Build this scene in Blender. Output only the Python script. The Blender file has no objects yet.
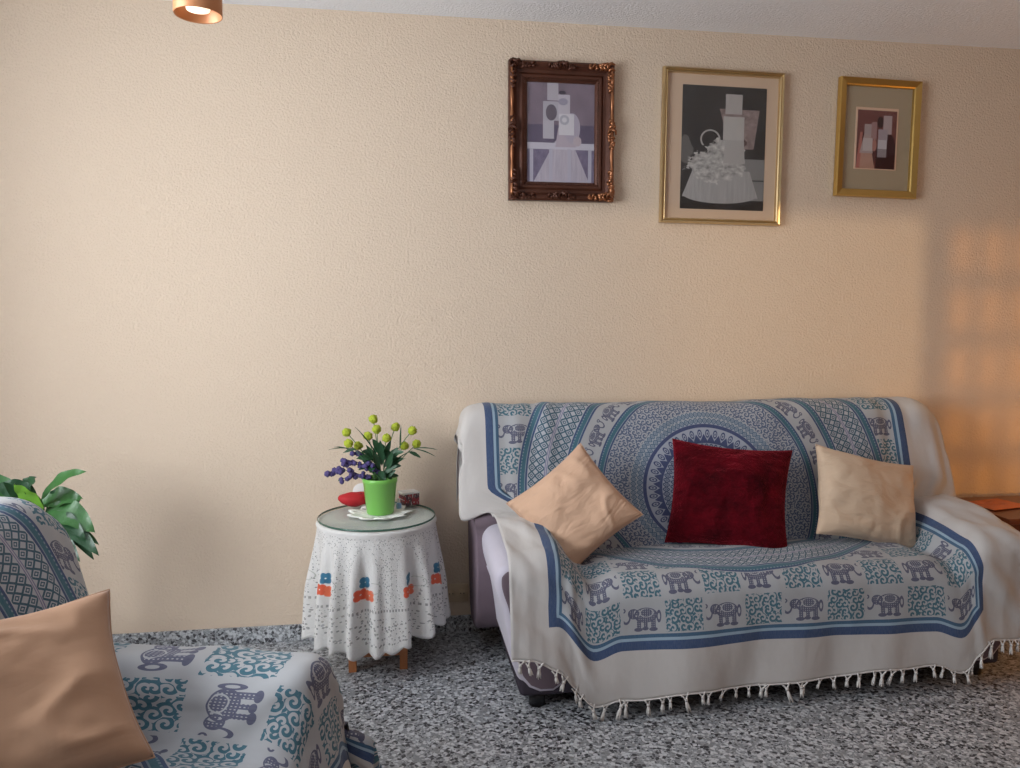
import bpy, bmesh, math, random
from math import pi, sin, cos, radians as R_, sqrt, atan2, floor
from mathutils import Vector as V, Matrix as MX, noise
S = bpy.context.scene
COL = S.collection
random.seed(7)

# ------------------------------------------------------------------ node expression compiler
class Mat:
    def __init__(s, name, rough=.6):
        s.m = bpy.data.materials.new(name); s.m.use_nodes = True
        s.nt = s.m.node_tree; s.n = s.nt.nodes
        s.b = s.n['Principled BSDF']; s.b.inputs['Roughness'].default_value = rough
    def link(s, a, b):
        if isinstance(a, X): a = a.s
        if isinstance(a, bpy.types.NodeSocket): s.nt.links.new(a, b)
        else:
            try: b.default_value = a
            except Exception: b.default_value = (a[0], a[1], a[2], 1)
    def node(s, t, **kw):
        n = s.n.new(t)
        for k, v in kw.items(): setattr(n, k, v)
        return n
    def uv(s):
        n = s.node('ShaderNodeUVMap'); n.uv_map = 'UVMap'
        sp = s.node('ShaderNodeSeparateXYZ'); s.link(n.outputs[0], sp.inputs[0])
        return X(s, sp.outputs[0]), X(s, sp.outputs[1])
    def obj(s, kind='Object'):
        n = s.node('ShaderNodeTexCoord'); return n.outputs[kind]
    def vec(s, x, y, z=0):
        c = s.node('ShaderNodeCombineXYZ')
        for i, q in enumerate((x, y, z)): s.link(q, c.inputs[i])
        return c.outputs[0]
    def noise(s, vec, scale, detail=2, rough=.5, out=0):
        n = s.node('ShaderNodeTexNoise'); s.link(vec, n.inputs['Vector'])
        n.inputs['Scale'].default_value = scale; n.inputs['Detail'].default_value = detail; n.inputs['Roughness'].default_value = rough
        return X(s, n.outputs[out])
    def vor(s, vec, scale, feature='F1', out='Distance', rnd=1):
        n = s.node('ShaderNodeTexVoronoi', feature=feature); s.link(vec, n.inputs['Vector'])
        n.inputs['Scale'].default_value = scale; n.inputs['Randomness'].default_value = rnd
        return X(s, n.outputs[out])
    def mix(s, f, a, b):
        n = s.node('ShaderNodeMix', data_type='RGBA')
        s.link(f, n.inputs['Factor']); s.link(a, n.inputs['A'] if False else n.inputs[6]); s.link(b, n.inputs[7])
        return n.outputs[2]
    def col(s, c): s.link(c, s.b.inputs['Base Color'])
    def bump(s, h, strength=.3, dist=.01):
        n = s.node('ShaderNodeBump'); n.inputs['Strength'].default_value = strength; n.inputs['Distance'].default_value = dist
        s.link(h, n.inputs['Height']); s.nt.links.new(n.outputs[0], s.b.inputs['Normal'])
class X:
    def __init__(s, m, sock): s.m, s.s = m, sock
    def op(s, o, *a, **k):
        n = s.m.node('ShaderNodeMath', operation=o); n.use_clamp = k.get('clamp', False)
        s.m.link(s, n.inputs[0])
        for i, q in enumerate(a): s.m.link(q if isinstance(q, X) else float(q), n.inputs[i+1])
        return X(s.m, n.outputs[0])
    def __add__(s, o): return s.op('ADD', o)
    __radd__ = __add__
    def __sub__(s, o): return s.op('SUBTRACT', o)
    def __rsub__(s, o): return (s*-1)+o
    def __mul__(s, o): return s.op('MULTIPLY', o)
    __rmul__ = __mul__
    def __truediv__(s, o): return s.op('DIVIDE', o)
    def __lt__(s, o): return s.op('LESS_THAN', o)
    def __gt__(s, o): return s.op('GREATER_THAN', o)
    def __and__(s, o): return s.op('MULTIPLY', o)
    def __or__(s, o): return s.op('MAXIMUM', o)
    def inv(s): return (s*-1)+1
    def fr(s): return s.op('FRACT')
    def fl(s): return s.op('FLOOR')
    def ab(s): return s.op('ABSOLUTE')
    def mn(s, o): return s.op('MINIMUM', o)
    def mx(s, o): return s.op('MAXIMUM', o)
    def sq(s): return s*s
def hyp(a, b): return (a*a+b*b).op('SQRT')
def ring(r, a, b): return (r > a) & (r < b)
def ell(x, y, cx, cy, rx, ry, ang=0):
    dx, dy = x-cx, y-cy
    if ang:
        c, s_ = cos(ang), sin(ang); dx, dy = dx*c+dy*s_, dy*c-dx*s_
    return hyp(dx/rx, dy/ry)
def box(x, y, x0, x1, y0, y1):
    return ((x-(x0+x1)/2).ab() < (x1-x0)/2) & ((y-(y0+y1)/2).ab() < (y1-y0)/2)

def plain(name, c, rough=.6, metal=0, bump=None, spec=None, var=.0, sheen=0):
    m = Mat(name, rough); m.b.inputs['Metallic'].default_value = metal
    o = m.obj()
    if var:
        f = m.noise(o, 14, 3)
        m.col(m.mix(f, tuple(q*(1-var) for q in c), tuple(min(1, q*(1+var)) for q in c)))
    else: m.col((*c, 1))
    if spec is not None: m.b.inputs['Specular IOR Level'].default_value = spec
    if sheen:
        m.b.inputs['Sheen Weight'].default_value = sheen
    if bump: m.bump(m.noise(o, bump[0], 4), bump[1], bump[2])
    return m.m

# ------------------------------------------------------------------ object helpers
def setp(o, label=None, cat=None, group=None, kind=None):
    if label: o['label'] = label
    if cat: o['category'] = cat
    if group: o['group'] = group
    if kind: o['kind'] = kind
    return o
def empty(name, loc, rz=0, **k):
    o = bpy.data.objects.new(name, None); COL.objects.link(o); o.location = loc; o.rotation_euler = (0, 0, rz)
    o.empty_display_size = .05
    return setp(o, **k)
def mk(name, bm, mat, parent=None, smooth=True, loc=None, rot=None, recalc=True, **k):
    if recalc: bmesh.ops.recalc_face_normals(bm, faces=bm.faces)
    me = bpy.data.meshes.new(name); bm.to_mesh(me); bm.free()
    if smooth:
        for p in me.polygons: p.use_smooth = True
    for m in (mat if isinstance(mat, list) else [mat]): me.materials.append(m)
    o = bpy.data.objects.new(name, me); COL.objects.link(o)
    if parent: o.parent = parent
    if loc: o.location = loc
    if rot: o.rotation_euler = rot
    return setp(o, **k)
def abox(bm, x0, x1, y0, y1, z0, z1, bev=0, seg=2):
    g = bmesh.ops.create_cube(bm, size=1); vs = g['verts']
    for v in vs: v.co = V(((x0+x1)/2+v.co.x*(x1-x0), (y0+y1)/2+v.co.y*(y1-y0), (z0+z1)/2+v.co.z*(z1-z0)))
    if bev:
        es = list({e for v in vs for e in v.link_edges})
        bmesh.ops.bevel(bm, geom=es, offset=bev, segments=seg, profile=.5, affect='EDGES')
    return bm
def nb(): return bmesh.new()
def lathe(bm, prof, n=32, c=(0, 0, 0), caps=True):
    rings = []
    for r, z in prof:
        rings.append([bm.verts.new((c[0]+r*cos(2*pi*i/n), c[1]+r*sin(2*pi*i/n), c[2]+z)) for i in range(n)])
    for a, b in zip(rings, rings[1:]):
        for i in range(n): bm.faces.new((a[i], a[(i+1) % n], b[(i+1) % n], b[i]))
    if caps:
        bm.faces.new(rings[0][::-1]); bm.faces.new(rings[-1])
    return bm
def tube(bm, pts, rad, n=6):
    pts = [V(p) for p in pts]; rr = rad if isinstance(rad, (list, tuple)) else [rad]*len(pts)
    prev = None; up = V((.13, .31, .94))
    rings = []
    for i, p in enumerate(pts):
        t = (pts[min(i+1, len(pts)-1)]-pts[max(i-1, 0)]).normalized()
        a = t.cross(up)
        if a.length < .05: a = t.cross(V((1, 0, 0)))
        a.normalize(); b = t.cross(a)
        rings.append([bm.verts.new(p+(a*cos(2*pi*k/n)+b*sin(2*pi*k/n))*rr[i]) for k in range(n)])
    for a, b in zip(rings, rings[1:]):
        for k in range(n): bm.faces.new((a[k], a[(k+1) % n], b[(k+1) % n], b[k]))
    bm.faces.new(rings[0][::-1]); bm.faces.new(rings[-1])
    return bm
def prism(bm, poly, axis, a, b, bev=0, seg=3):
    """poly in the two other axes (cyclic order), extruded from a to b along axis"""
    def P(p, t):
        return {'x': (t, p[0], p[1]), 'y': (p[0], t, p[1]), 'z': (p[0], p[1], t)}[axis]
    A = [bm.verts.new(P(p, a)) for p in poly]; B = [bm.verts.new(P(p, b)) for p in poly]
    fs = [bm.faces.new(A[::-1]), bm.faces.new(B)]
    n = len(poly)
    for i in range(n): fs.append(bm.faces.new((A[i], A[(i+1) % n], B[(i+1) % n], B[i])))
    if bev:
        es = list(fs[0].edges)+list(fs[1].edges)
        bmesh.ops.bevel(bm, geom=es, offset=bev, segments=seg, profile=.5, affect='EDGES')
    return bm
def soft_prism(bm, poly, a, b, rad=.03, seg=5):
    cx = sum(p[0] for p in poly)/len(poly); cz = sum(p[1] for p in poly)/len(poly)
    d = 1 if b > a else -1
    st = [(a+d*rad*(1-sin(k/seg*pi/2)), rad*(1-cos(k/seg*pi/2))) for k in range(seg, -1, -1)]
    st = st+[(b+a-y, o) for y, o in reversed(st)]
    rings = []
    for y, o in st:
        ring_ = []
        for i, p in enumerate(poly):
            q0, q1 = V(poly[i-1]), V(poly[(i+1) % len(poly)]); t = (q1-q0).normalized(); n = V((t.y, -t.x))
            if n.dot(V((cx, cz))-V(p)) < 0: n = -n
            ring_.append(bm.verts.new((p[0]+n.x*o, y, p[1]+n.y*o)))
        rings.append(ring_)
    n_ = len(poly)
    for A, B in zip(rings, rings[1:]):
        for i in range(n_): bm.faces.new((A[i], A[(i+1) % n_], B[(i+1) % n_], B[i]))
    bm.faces.new(rings[0][::-1]); bm.faces.new(rings[-1])
    return bm
def smooth_poly(poly, n=3, it=2):
    for _ in range(it):
        out = []
        for i in range(len(poly)):
            a, b = poly[i], poly[(i+1) % len(poly)]
            out += [(a[0]*.75+b[0]*.25, a[1]*.75+b[1]*.25), (a[0]*.25+b[0]*.75, a[1]*.25+b[1]*.75)]
        poly = out
    return poly
def ss(a, b, x):
    t = max(0, min(1, (x-a)/(b-a))) if a != b else float(x > a)
    return t*t*(3-2*t)
def bez(p0, p1, p2, n):
    p0, p1, p2 = V(p0), V(p1), V(p2)
    return [p0*(1-t)**2+p1*2*t*(1-t)+p2*t*t for t in [i/(n-1) for i in range(n)]]

# ------------------------------------------------------------------ camera
F = 775.; YAW = R_(8.38); PIT = R_(4.5); CAMZ = 1.343; CAMY = -3.298
cd = bpy.data.cameras.new('camera'); cam = bpy.data.objects.new('camera', cd); COL.objects.link(cam)
cam.location = (0, CAMY, CAMZ); cam.rotation_euler = (pi/2-PIT, 0, -YAW)
cd.sensor_width = 36; cd.lens = 36*F/1020; cd.clip_start = .05
S.camera = cam

# ------------------------------------------------------------------ room
def mat_wall():
    m = Mat('gotele_plaster', .85); o = m.obj()
    n1 = m.noise(o, 105, 3, .55); n2 = m.noise(o, 150, 2, .5)
    h = n1*1.0+n2*.35
    m.bump(h, .40, .017)
    st = m.noise(o, 1.3, 3, .6)
    m.col(m.mix(st, (.70, .568, .44, 1), (.73, .60, .47, 1)))
    m.b.inputs['Specular IOR Level'].default_value = .25
    return m.m
def mat_ceiling():
    m = Mat('stippled_ceiling', .9); o = m.obj()
    m.bump(m.noise(o, 95, 3, .6), .5, .012); m.col((.88, .91, .95, 1)); m.b.inputs['Specular IOR Level'].default_value = .2
    return m.m
def mat_terrazzo(name):
    m = Mat(name, .33); o = m.obj()
    w = m.noise(o, 40, 2, .5, out=1)
    ad = m.node('ShaderNodeVectorMath', operation='MULTIPLY_ADD'); m.link(w, ad.inputs[0]); ad.inputs[1].default_value = (.012, .012, .012); m.link(o, ad.inputs[2])
    p = ad.outputs[0]
    c1 = m.vor(p, 80, out='Color'); sp = m.node('ShaderNodeSeparateColor'); m.link(c1, sp.inputs[0])
    r, g = X(m, sp.outputs[0]), X(m, sp.outputs[1])
    e = m.vor(p, 80, 'DISTANCE_TO_EDGE')
    c2 = m.vor(p, 165, out='Color'); sp2 = m.node('ShaderNodeSeparateColor'); m.link(c2, sp2.inputs[0]); r2 = X(m, sp2.outputs[0])
    base = m.mix(r2, (.20, .21, .22, 1), (.40, .42, .44, 1))
    base = m.mix((r2 > .86), base, (.09, .09, .10, 1))
    base = m.mix((r2 < .2), base, (.50, .52, .54, 1))
    chip = (e > .06)
    base = m.mix(chip & (r > .70), base, (.56, .58, .60, 1))
    base = m.mix(chip & (r < .22), base, (.055, .055, .062, 1))
    base = m.mix(chip & (g > .82), base, (.26, .27, .28, 1))
    m.col(base); m.bump(m.noise(o, 8, 2), .04, .01)
    return m.m
M_bounce = plain('orange_bounce_wall', (.24, .12, .055), .5, bump=(9, .1, .01), var=.3)  # unseen walls coloured orange-brown to cut fill and bounce warm light
M_wall, M_ceil, M_terr = mat_wall(), mat_ceiling(), mat_terrazzo('terrazzo')
M_whitewood = plain('white_paint', (.75, .75, .73), .45)
CE = 2.6; XL = -1.98; XR = 3.7; YB = -4.7
def slab(name, *b, mat=None, **k):
    return mk(name, abox(nb(), *b), mat, smooth=False, kind='structure', **k)
slab('floor', XL-.12, XR+.12, YB-.15, .12, -.1, 0, mat=M_terr)
slab('ceiling', XL-.12, XR+.12, YB-.15, .12, CE, CE+.1, mat=M_ceil)
slab('wall_back', XL-.12, XR+.12, 0, .12, 0, CE, mat=M_wall)
# left wall with window opening between y -3.05 and -1.2
LW = (-3.05, -1.2, .8, 2.25)
bm = nb(); abox(bm, XL-.12, XL, LW[1], 0, 0, CE); abox(bm, XL-.12, XL, YB-.15, LW[0], 0, CE)
abox(bm, XL-.12, XL, LW[0], LW[1], 0, LW[2]); abox(bm, XL-.12, XL, LW[0], LW[1], LW[3], CE)
mk('wall_left', bm, M_wall, smooth=False, kind='structure')
slab('wall_right', XR, XR+.12, YB-.15, 0, 0, CE, mat=M_bounce)
# rear wall: two unseen openings, added to shape light patches on the back wall
SUN = V((.10, 1, -.085))     # horizontal low sun direction
def rear(px_x, z):            # where a ray reaching the back wall at (x,z) crosses the rear wall
    return px_x+SUN.x*YB, z-SUN.z*YB*-1*-1
dx = SUN.x*abs(YB); dz = -SUN.z*abs(YB)
DO = (.10-dx, 2.42-dx, .95+dz, 1.84+dz)  # invented opening, sized to bound the warm patch
GW = (2.52-dx, 3.02-dx, .45+dz, 1.82+dz)  # invented opening for the ladder pattern of light
bm = nb()
y0, y1 = YB-.12, YB
abox(bm, XL-.12, DO[0], y0, y1, 0, CE); abox(bm, DO[0], DO[1], y0, y1, DO[3], CE); abox(bm, DO[0], DO[1], y0, y1, 0, DO[2])
abox(bm, DO[1], GW[0], y0, y1, 0, CE); abox(bm, GW[0], GW[1], y0, y1, 0, GW[2]); abox(bm, GW[0], GW[1], y0, y1, GW[3], CE)
abox(bm, GW[1], XR+.12, y0, y1, 0, CE)
mk('wall_rear', bm, M_bounce, smooth=False, kind='structure')
# window in the left wall
bm = nb(); xa, xb = XL-.09, XL-.03
for yy in (LW[0]+.03, (LW[0]+LW[1])/2, LW[1]-.03): abox(bm, xa, xb, yy-.03, yy+.03, LW[2], LW[3], .004)
for zz in (LW[2]+.03, LW[3]-.03): abox(bm, xa+.002, xb-.002, LW[0], LW[1], zz-.03, zz+.03, .004)
mk('window_1', bm, M_whitewood, smooth=False, kind='structure')
bm = nb()
W = GW[1]-GW[0]
for k in range(4): xx = GW[0]+W*(.02+.32*k); abox(bm, xx-.022, xx+.022, YB-.09, YB-.05, GW[2], GW[3])
for k in range(6): zz = GW[2]+(GW[3]-GW[2])*k/5; abox(bm, GW[0], GW[1], YB-.088, YB-.052, zz-.035, zz+.035)
m = Mat('patch_fade', .9)  # unseen graded sheet added to soften the left edge of the sun patch
sx_ = m.node('ShaderNodeSeparateXYZ'); m.link(m.obj(), sx_.inputs[0])
tt = ((X(m, sx_.outputs[0])-DO[0])/1.45).op('ADD', 0, clamp=True); tt = tt*tt*(3-2*tt)
tr = m.node('ShaderNodeBsdfTransparent'); cc = m.mix(tt, (.0, .0, .0, 1), (1, 1, 1, 1)); m.link(cc, tr.inputs[0]); m.link(tr.outputs[0], m.n['Material Output'].inputs[0])
cb = nb(); pts = [(DO[0]-.02+1.6*k/60, YB-.06+.012*sin(k*1.3)) for k in range(61)]
A_ = [cb.verts.new((x, y, DO[2])) for x, y in pts]; B_ = [cb.verts.new((x, y, DO[3])) for x, y in pts]
for k in range(60): cb.faces.new((A_[k], A_[k+1], B_[k+1], B_[k]))
cu_ = mk('patch_fade_sheet', cb, m.m, kind='structure'); md = cu_.modifiers.new('th', 'SOLIDIFY'); md.thickness = .001
gobo = mk('grid_gobo', bm, M_whitewood, smooth=False, kind='structure')  # unseen bars added to cast the ladder pattern on the back wall
m = Mat('amber_tint', .1); tr = m.node('ShaderNodeBsdfTransparent'); tr.inputs[0].default_value = (1, .74, .28, 1); m.link(tr.outputs[0], m.n['Material Output'].inputs[0])  # made-up filter that tints the sun behind the bars
bm = nb(); abox(bm, GW[0], GW[1], YB-.072, YB-.068, GW[2], GW[3]); mk('tint_pane', bm, m.m, gobo, smooth=False)
# terrazzo skirting
bm = nb(); abox(bm, XL, XR, -.014, 0, 0, .07, .003); mk('baseboard_back', bm, M_terr, smooth=False, kind='structure')
bm = nb(); abox(bm, XL, XL+.014, YB, -.014, 0, .07, .003); mk('baseboard_left', bm, M_terr, smooth=False, kind='structure')
bm = nb(); abox(bm, XR-.014, XR, YB, -.014, 0, .07, .003); mk('baseboard_right', bm, M_terr, smooth=False, kind='structure')

# ------------------------------------------------------------------ patterned throw fabric
def mat_throw(name, BW, V0, V1, cell=.157, rs=1.0, cellv=.118):
    m = Mat(name, .9); m.b.inputs['Specular IOR Level'].default_value = .15
    m.b.inputs['Sheen Weight'].default_value = .15
    s, v = m.uv(); raw = m.vec(s, v)
    cloth = (.41, .42, .435, 1)
    NAVY = (.025, .060, .155, 1); TEAL = (.030, .125, .175, 1); GREY = (.085, .09, .15, 1); BLUE = (.04, .062, .17, 1); SOFT = (.20, .27, .33, 1)
    r = hyp(s, v)/rs; a = s.op('ARCTAN2', v)
    inside = ((s.ab()-BW) < 0) & ((v-(V0+V1)/2).ab()-(V1-V0)/2 < 0)
    e = (s.ab()-BW).mx((v-(V0+V1)/2).ab()-(V1-V0)/2)
    # scroll curls
    def curls(px, py, sc, thr=.1):
        n = m.node('ShaderNodeTexVoronoi', feature='F1'); m.link(m.vec(px, py), n.inputs['Vector']); n.inputs['Scale'].default_value = sc
        n.inputs['Randomness'].default_value = .75
        sub = m.node('ShaderNodeVectorMath', operation='SUBTRACT'); m.link(m.vec(px*sc, py*sc), sub.inputs[0])
        sc2 = m.node('ShaderNodeVectorMath', operation='SCALE'); m.link(n.outputs['Position'], sc2.inputs[0]); sc2.inputs['Scale'].default_value = sc
        m.link(sc2.outputs[0], sub.inputs[1])
        sp = m.node('ShaderNodeSeparateXYZ'); m.link(sub.outputs[0], sp.inputs[0])
        lx, ly = X(m, sp.outputs[0]), X(m, sp.outputs[1])
        rr = hyp(lx, ly); aa = lx.op('ARCTAN2', ly)
        return (aa+rr*11.).op('SINE') > thr
    # elephant in a unit cell
    def elephant(x, y):
        X1 = lambda *q: ell(x, y, *q)
        body = X1(-.06, .04, .25, .19) < 1
        head = X1(.20, .08, .12, .13) < 1
        leg = box(x, y, -.27, -.17, -.30, 0) | box(x, y, -.10, -.02, -.28, 0) | box(x, y, .04, .13, -.30, 0)
        feet = (X1(-.22, -.32, .09, .05) < 1) | (X1(-.05, -.30, .07, .045) < 1) | (X1(.10, -.32, .09, .05) < 1)
        tr = X1(.36, .02, .10, .20)
        trunk = (tr < 1) & (tr > .68) & (y < .12)
        curl = ring(X1(.42, .17, .055, .06), .45, 1)
        tail = ring(X1(-.34, 0, .05, .16), .5, 1)
        ear = ring(X1(.12, .10, .075, .10), .65, 1)
        rug = ring(X1(-.08, .10, .15, .12), .82, 1)
        fill = (body | head | leg)
        hatch = ((x*22).fr() < .66) | ((y*20).fr() < .55)
        edge = ring(X1(-.06, .04, .25, .19), .88, 1) | ring(X1(.20, .08, .12, .13), .8, 1)
        ink = (fill & hatch & (ear.inv()) & (rug.inv())) | edge | feet | trunk | curl | tail
        return ink
    # checker field
    gx = s/cell+.5; gy = (v-V0-.052)/cellv
    cx, cy = gx.fl(), gy.fl()
    par = ((cx+cy+100)*.5).fr() > .25
    lx, ly = gx.fr()-.5, gy.fr()-.5
    flip = ((cy+100)*.5).fr() > .25
    lxf = lx*(flip*2-1)
    el = elephant(lxf*.88, ly*.88) & (((lx.ab()).mx(ly.ab())) < .47)
    wob = m.noise(raw, 60, 2)*.08
    sc_ = curls(s, v, 36, -.05) & (((lx.ab()).mx(ly.ab())+wob) < .49)
    outer = (r > .795) & (e < -.045)
    col = m.mix(outer & par & el, cloth, GREY)
    col = m.mix(outer & (par.inv()) & sc_, col, TEAL)
    # annulus elephants
    na = 26.
    an = a*(na/(2*pi))
    alx = (an.fr()-.5); aly = (r-.52)/.095
    el2 = elephant(alx*.95, aly*.95)
    col = m.mix(ring(r, .472, .568) & el2, col, GREY)
    # diamond bands
    def dia(r0, r1, N, invert=False):
        X_ = (a*(N/(2*pi))).fr()-.5; Y_ = (r-(r0+r1)/2)/(r1-r0)
        t = X_.ab()*2+Y_.ab()*2
        k = ((t > .24) & (t < .52)) | ((t > .80) & (t < 1.3))
        hz = ((X_.ab()*2-Y_.ab()*2).ab() < .10)
        return ring(r, r0, r1) & k
    dm = dia(.605, .640, 128) | dia(.640, .675, 128) | dia(.688, .723, 140) | dia(.723, .752, 140)
    col = m.mix(ring(r, .60, .756), col, (.42, .44, .48, 1))
    col = m.mix(dm, col, (.022, .085, .13, 1))
    col = m.mix(ring(r, .677, .680) | ring(r, .684, .687), col, (.16, .14, .28, 1))
    def teeth(ra, rb, N, c):
        nonlocal col
        w = rb-ra
        col = m.mix(ring(r, ra, rb), col, SOFT)
        col = m.mix(ring(r, ra, ra+w*.2) | ring(r, rb-w*.2, rb), col, NAVY)
        col = m.mix(ring(r, ra+w*.3, ra+w*.68) | (ring(r, ra+w*.6, rb-w*.2) & ((a*(N/(2*pi))).fr() < .5)), col, c)
    teeth(.567, .602, 300, TEAL); teeth(.755, .792, 380, TEAL); teeth(.440, .473, 260, TEAL)
    # fine scroll field
    sc2 = curls(s, v, 46, -.05)
    col = m.mix(ring(r, .335, .438), col, (.40, .42, .45, 1)); col = m.mix(ring(r, .335, .438) & sc2, col, (.075, .11, .20, 1))
    # small pattern rings
    for (ra, rb, N) in ((.280, .305, 90), (.307, .332, 110)):
        col = m.mix(ring(r, ra, rb), col, (.36, .41, .47, 1)); col = m.mix(dia(ra, rb, N), col, (.06, .13, .22, 1))
    # navy ring with drops
    col = m.mix(r < .28, col, (.40, .44, .52, 1))
    col = m.mix(ring(r, .264, .279), col, BLUE)
    dx_ = ((a*(44/(2*pi))).fr()-.5)*.036; dy_ = (r-.238)
    dr = hyp(dx_/.010, dy_/.018)
    col = m.mix(ring(r, .205, .264) & (ring(dr, .62, 1.0) | (dr < .3) | ((dx_.ab()*1.6 + (dy_*-1)) > .030)), col, BLUE)
    col = m.mix(ring(r, .198, .206), col, BLUE)
    col = m.mix((r < .196) & (dia(.166, .196, 60) | dia(.13, .164, 50) | ring(r, .08, .09) | dia(.09, .128, 30)), col, NAVY)
    col = m.mix(e > 0, col, (.56, .53, .505, 1))
    # border
    col = m.mix(ring(e, -.050, .0), col, (.30, .42, .52, 1))
    col = m.mix(ring(e, -.030, .0), col, NAVY)
    col = m.mix(ring(e, -.052, -.040), col, (.03, .10, .19, 1))
    # fade / weave
    wv = m.noise(m.vec(s*1.0, v*.25), 260, 2)
    col2 = m.mix(wv*.38, col, m.mix(.5, col, cloth))
    m.col(col2)
    fn = m.noise(m.vec(s, v*.6), 7, 3)*1.0+m.noise(raw, 900, 1)*.02
    m.bump(fn, .35, .03)
    return m.m
M_throw = mat_throw('mandala_cotton', .91, -1.03, 1.3)
M_throw2 = mat_throw('mandala_cotton_armchair', 1.13, -1.045, 1.3, cell=.134, cellv=.128)
M_tassel = plain('cotton_yarn', (.66, .63, .60), .95)
M_lilac = plain('lilac_microfibre', (.56, .53, .61), .85, bump=(220, .25, .002), var=.05, sheen=.3)
M_plum = plain('dark_plum_fabric', (.17, .125, .15), .9, bump=(220, .25, .002), var=.08)
M_base = plain('dark_base_fabric', (.045, .035, .05), .9)
M_black = plain('black_plastic', (.02, .02, .022), .4)

# ------------------------------------------------------------------ sofa
SEAT = .45; YF = -.80
def sofa(name, label, loc, rz, L, ain, dep=0, bz=1, be=None, slope=.05, **k):
    root = empty(name, loc, rz, label=label, **k)
    # base
    bm = nb(); abox(bm, -(L-.09), L-.09, -.735-dep, -.05, .05, .285, .02, 3)
    mk('base', bm, M_base, root)
    bm = nb(); abox(bm, -ain+.008, ain-.008, -.765-dep, -.335, .29, SEAT-.014, .035, 4)
    mk('seat_cushion', bm, M_lilac, root)
    prof = smooth_poly([(-.01, .10), (-.015, .88), (-.035, .975), (-.11, .99), (-.19, .98), (-.225, .86), (-.325, .55), (-.385, .42), (-.385, .30), (-.30, .10)], it=2)
    prof = [(a, b if b < .5 else .5+(b-.5)*bz) for a, b in prof]
    bm = nb(); prism(bm, prof, 'x', *(be or (-(L+.02), L-.055)), .022 if not be else .05)
    mk('backrest', bm, M_plum, root)
    for sg in (-1, 1):
        w = L-ain
        pol = [(ain+.01, .06), (L-.080, .06), (L-.03, .38), (L-.012, .44), (L-.002, .49), (L-.004, .545), (L-.05, .583), (ain+.09, .583), (ain+.04, .555), (ain+.012, .47)]
        pol = [(sg*p[0], p[1]) for p in pol]
        bm = nb(); soft_prism(bm, smooth_poly(pol, it=2), -.762-dep, -.012, .03)
        # shoulders slope down to the front, side leans in to the base
        for v in bm.verts:
            if v.co.z > .35: v.co.z -= slope*ss(-.45, -.76, v.co.y)*((v.co.z-.35)/.23)
            if v.co.z < .2: v.co.y += .02*ss(-.6, -.76-dep, v.co.y)
        bm.normal_update()
        bmesh.ops.recalc_face_normals(bm, faces=bm.faces)
        for f in bm.faces:
            if f.normal.y < -.97: f.material_index = 1
        arm = mk('armrest', bm, [M_lilac, M_plum], root)
        bm = nb(); pts = [(sg*(L-.022), -.06-(.68+dep)*t, .408) for t in [i/12 for i in range(13)]]
        tube(bm, pts, .006, 6); mk('piping', bm, M_lilac, arm)
    for sx in (-1, 1):
        for yy in (-.68-dep, -.12):
            bm = nb(); lathe(bm, [(.028, .0), (.032, .055)], 16, (sx*(L-.16), yy, 0)); mk('foot', bm, M_black, root)
    return root

def H(u, L, ain, y=-.6, slope=.045):
    au = abs(u)
    arm = ss(ain-.035, ain+.10, au)
    z = SEAT+.006*(1-ss(0, ain, au))+.026*(1-ss(ain-.13, ain-.035, au))-.012+.167*arm
    z -= slope*arm*ss(-.45, -.78, y)
    if au > L-.05:
        z -= .03*ss(L-.05, L, au)
    if au > L: z -= min((au-L)*14, .42)
    return z
BP = [(-.003, .70), (-.004, .80), (-.006, .93), (-.022, .985), (-.06, 1.003), (-.12, 1.010), (-.18, 1.003), (-.218, .97), (-.238, .90), (-.268, .79), (-.295, .70), (-.335, .60), (-.375, .52), (-.405, .462), (-.412, .44)]
def cum(P):
    out = [0]
    for a, b in zip(P, P[1:]): out.append(out[-1]+sqrt((a[0]-b[0])**2+(a[1]-b[1])**2))
    return out
def interp(P, L_, t):
    if t <= L_[0]: return P[0]
    for i in range(len(P)-1):
        if t <= L_[i+1]:
            f = (t-L_[i])/(L_[i+1]-L_[i]+1e-9); return tuple(P[i][k]*(1-f)+P[i+1][k]*f for k in range(len(P[0])))
    return P[-1]
# densify the back profile with smoothing
def chaik(P, it=2):
    for _ in range(it):
        o = [P[0]]
        for a, b in zip(P, P[1:]): o += [(a[0]*.75+b[0]*.25, a[1]*.75+b[1]*.25), (a[0]*.25+b[0]*.75, a[1]*.25+b[1]*.75)]
        P = o+[P[-1]]
    return P
BPs = chaik(BP); BL = cum(BPs)
i70 = max(i for i, p in enumerate(BPs) if p[1] >= .645 and i > len(BPs)//3); L70 = BL[i70]
def sat(z):      # arclength on the front face of the back where height == z
    for i in range(i70-30 if i70 > 30 else 0, len(BPs)):
        if i > i70-25 and BPs[i][1] <= z and BPs[i][0] < -.15: return BL[i]
    return BL[-1]

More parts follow.
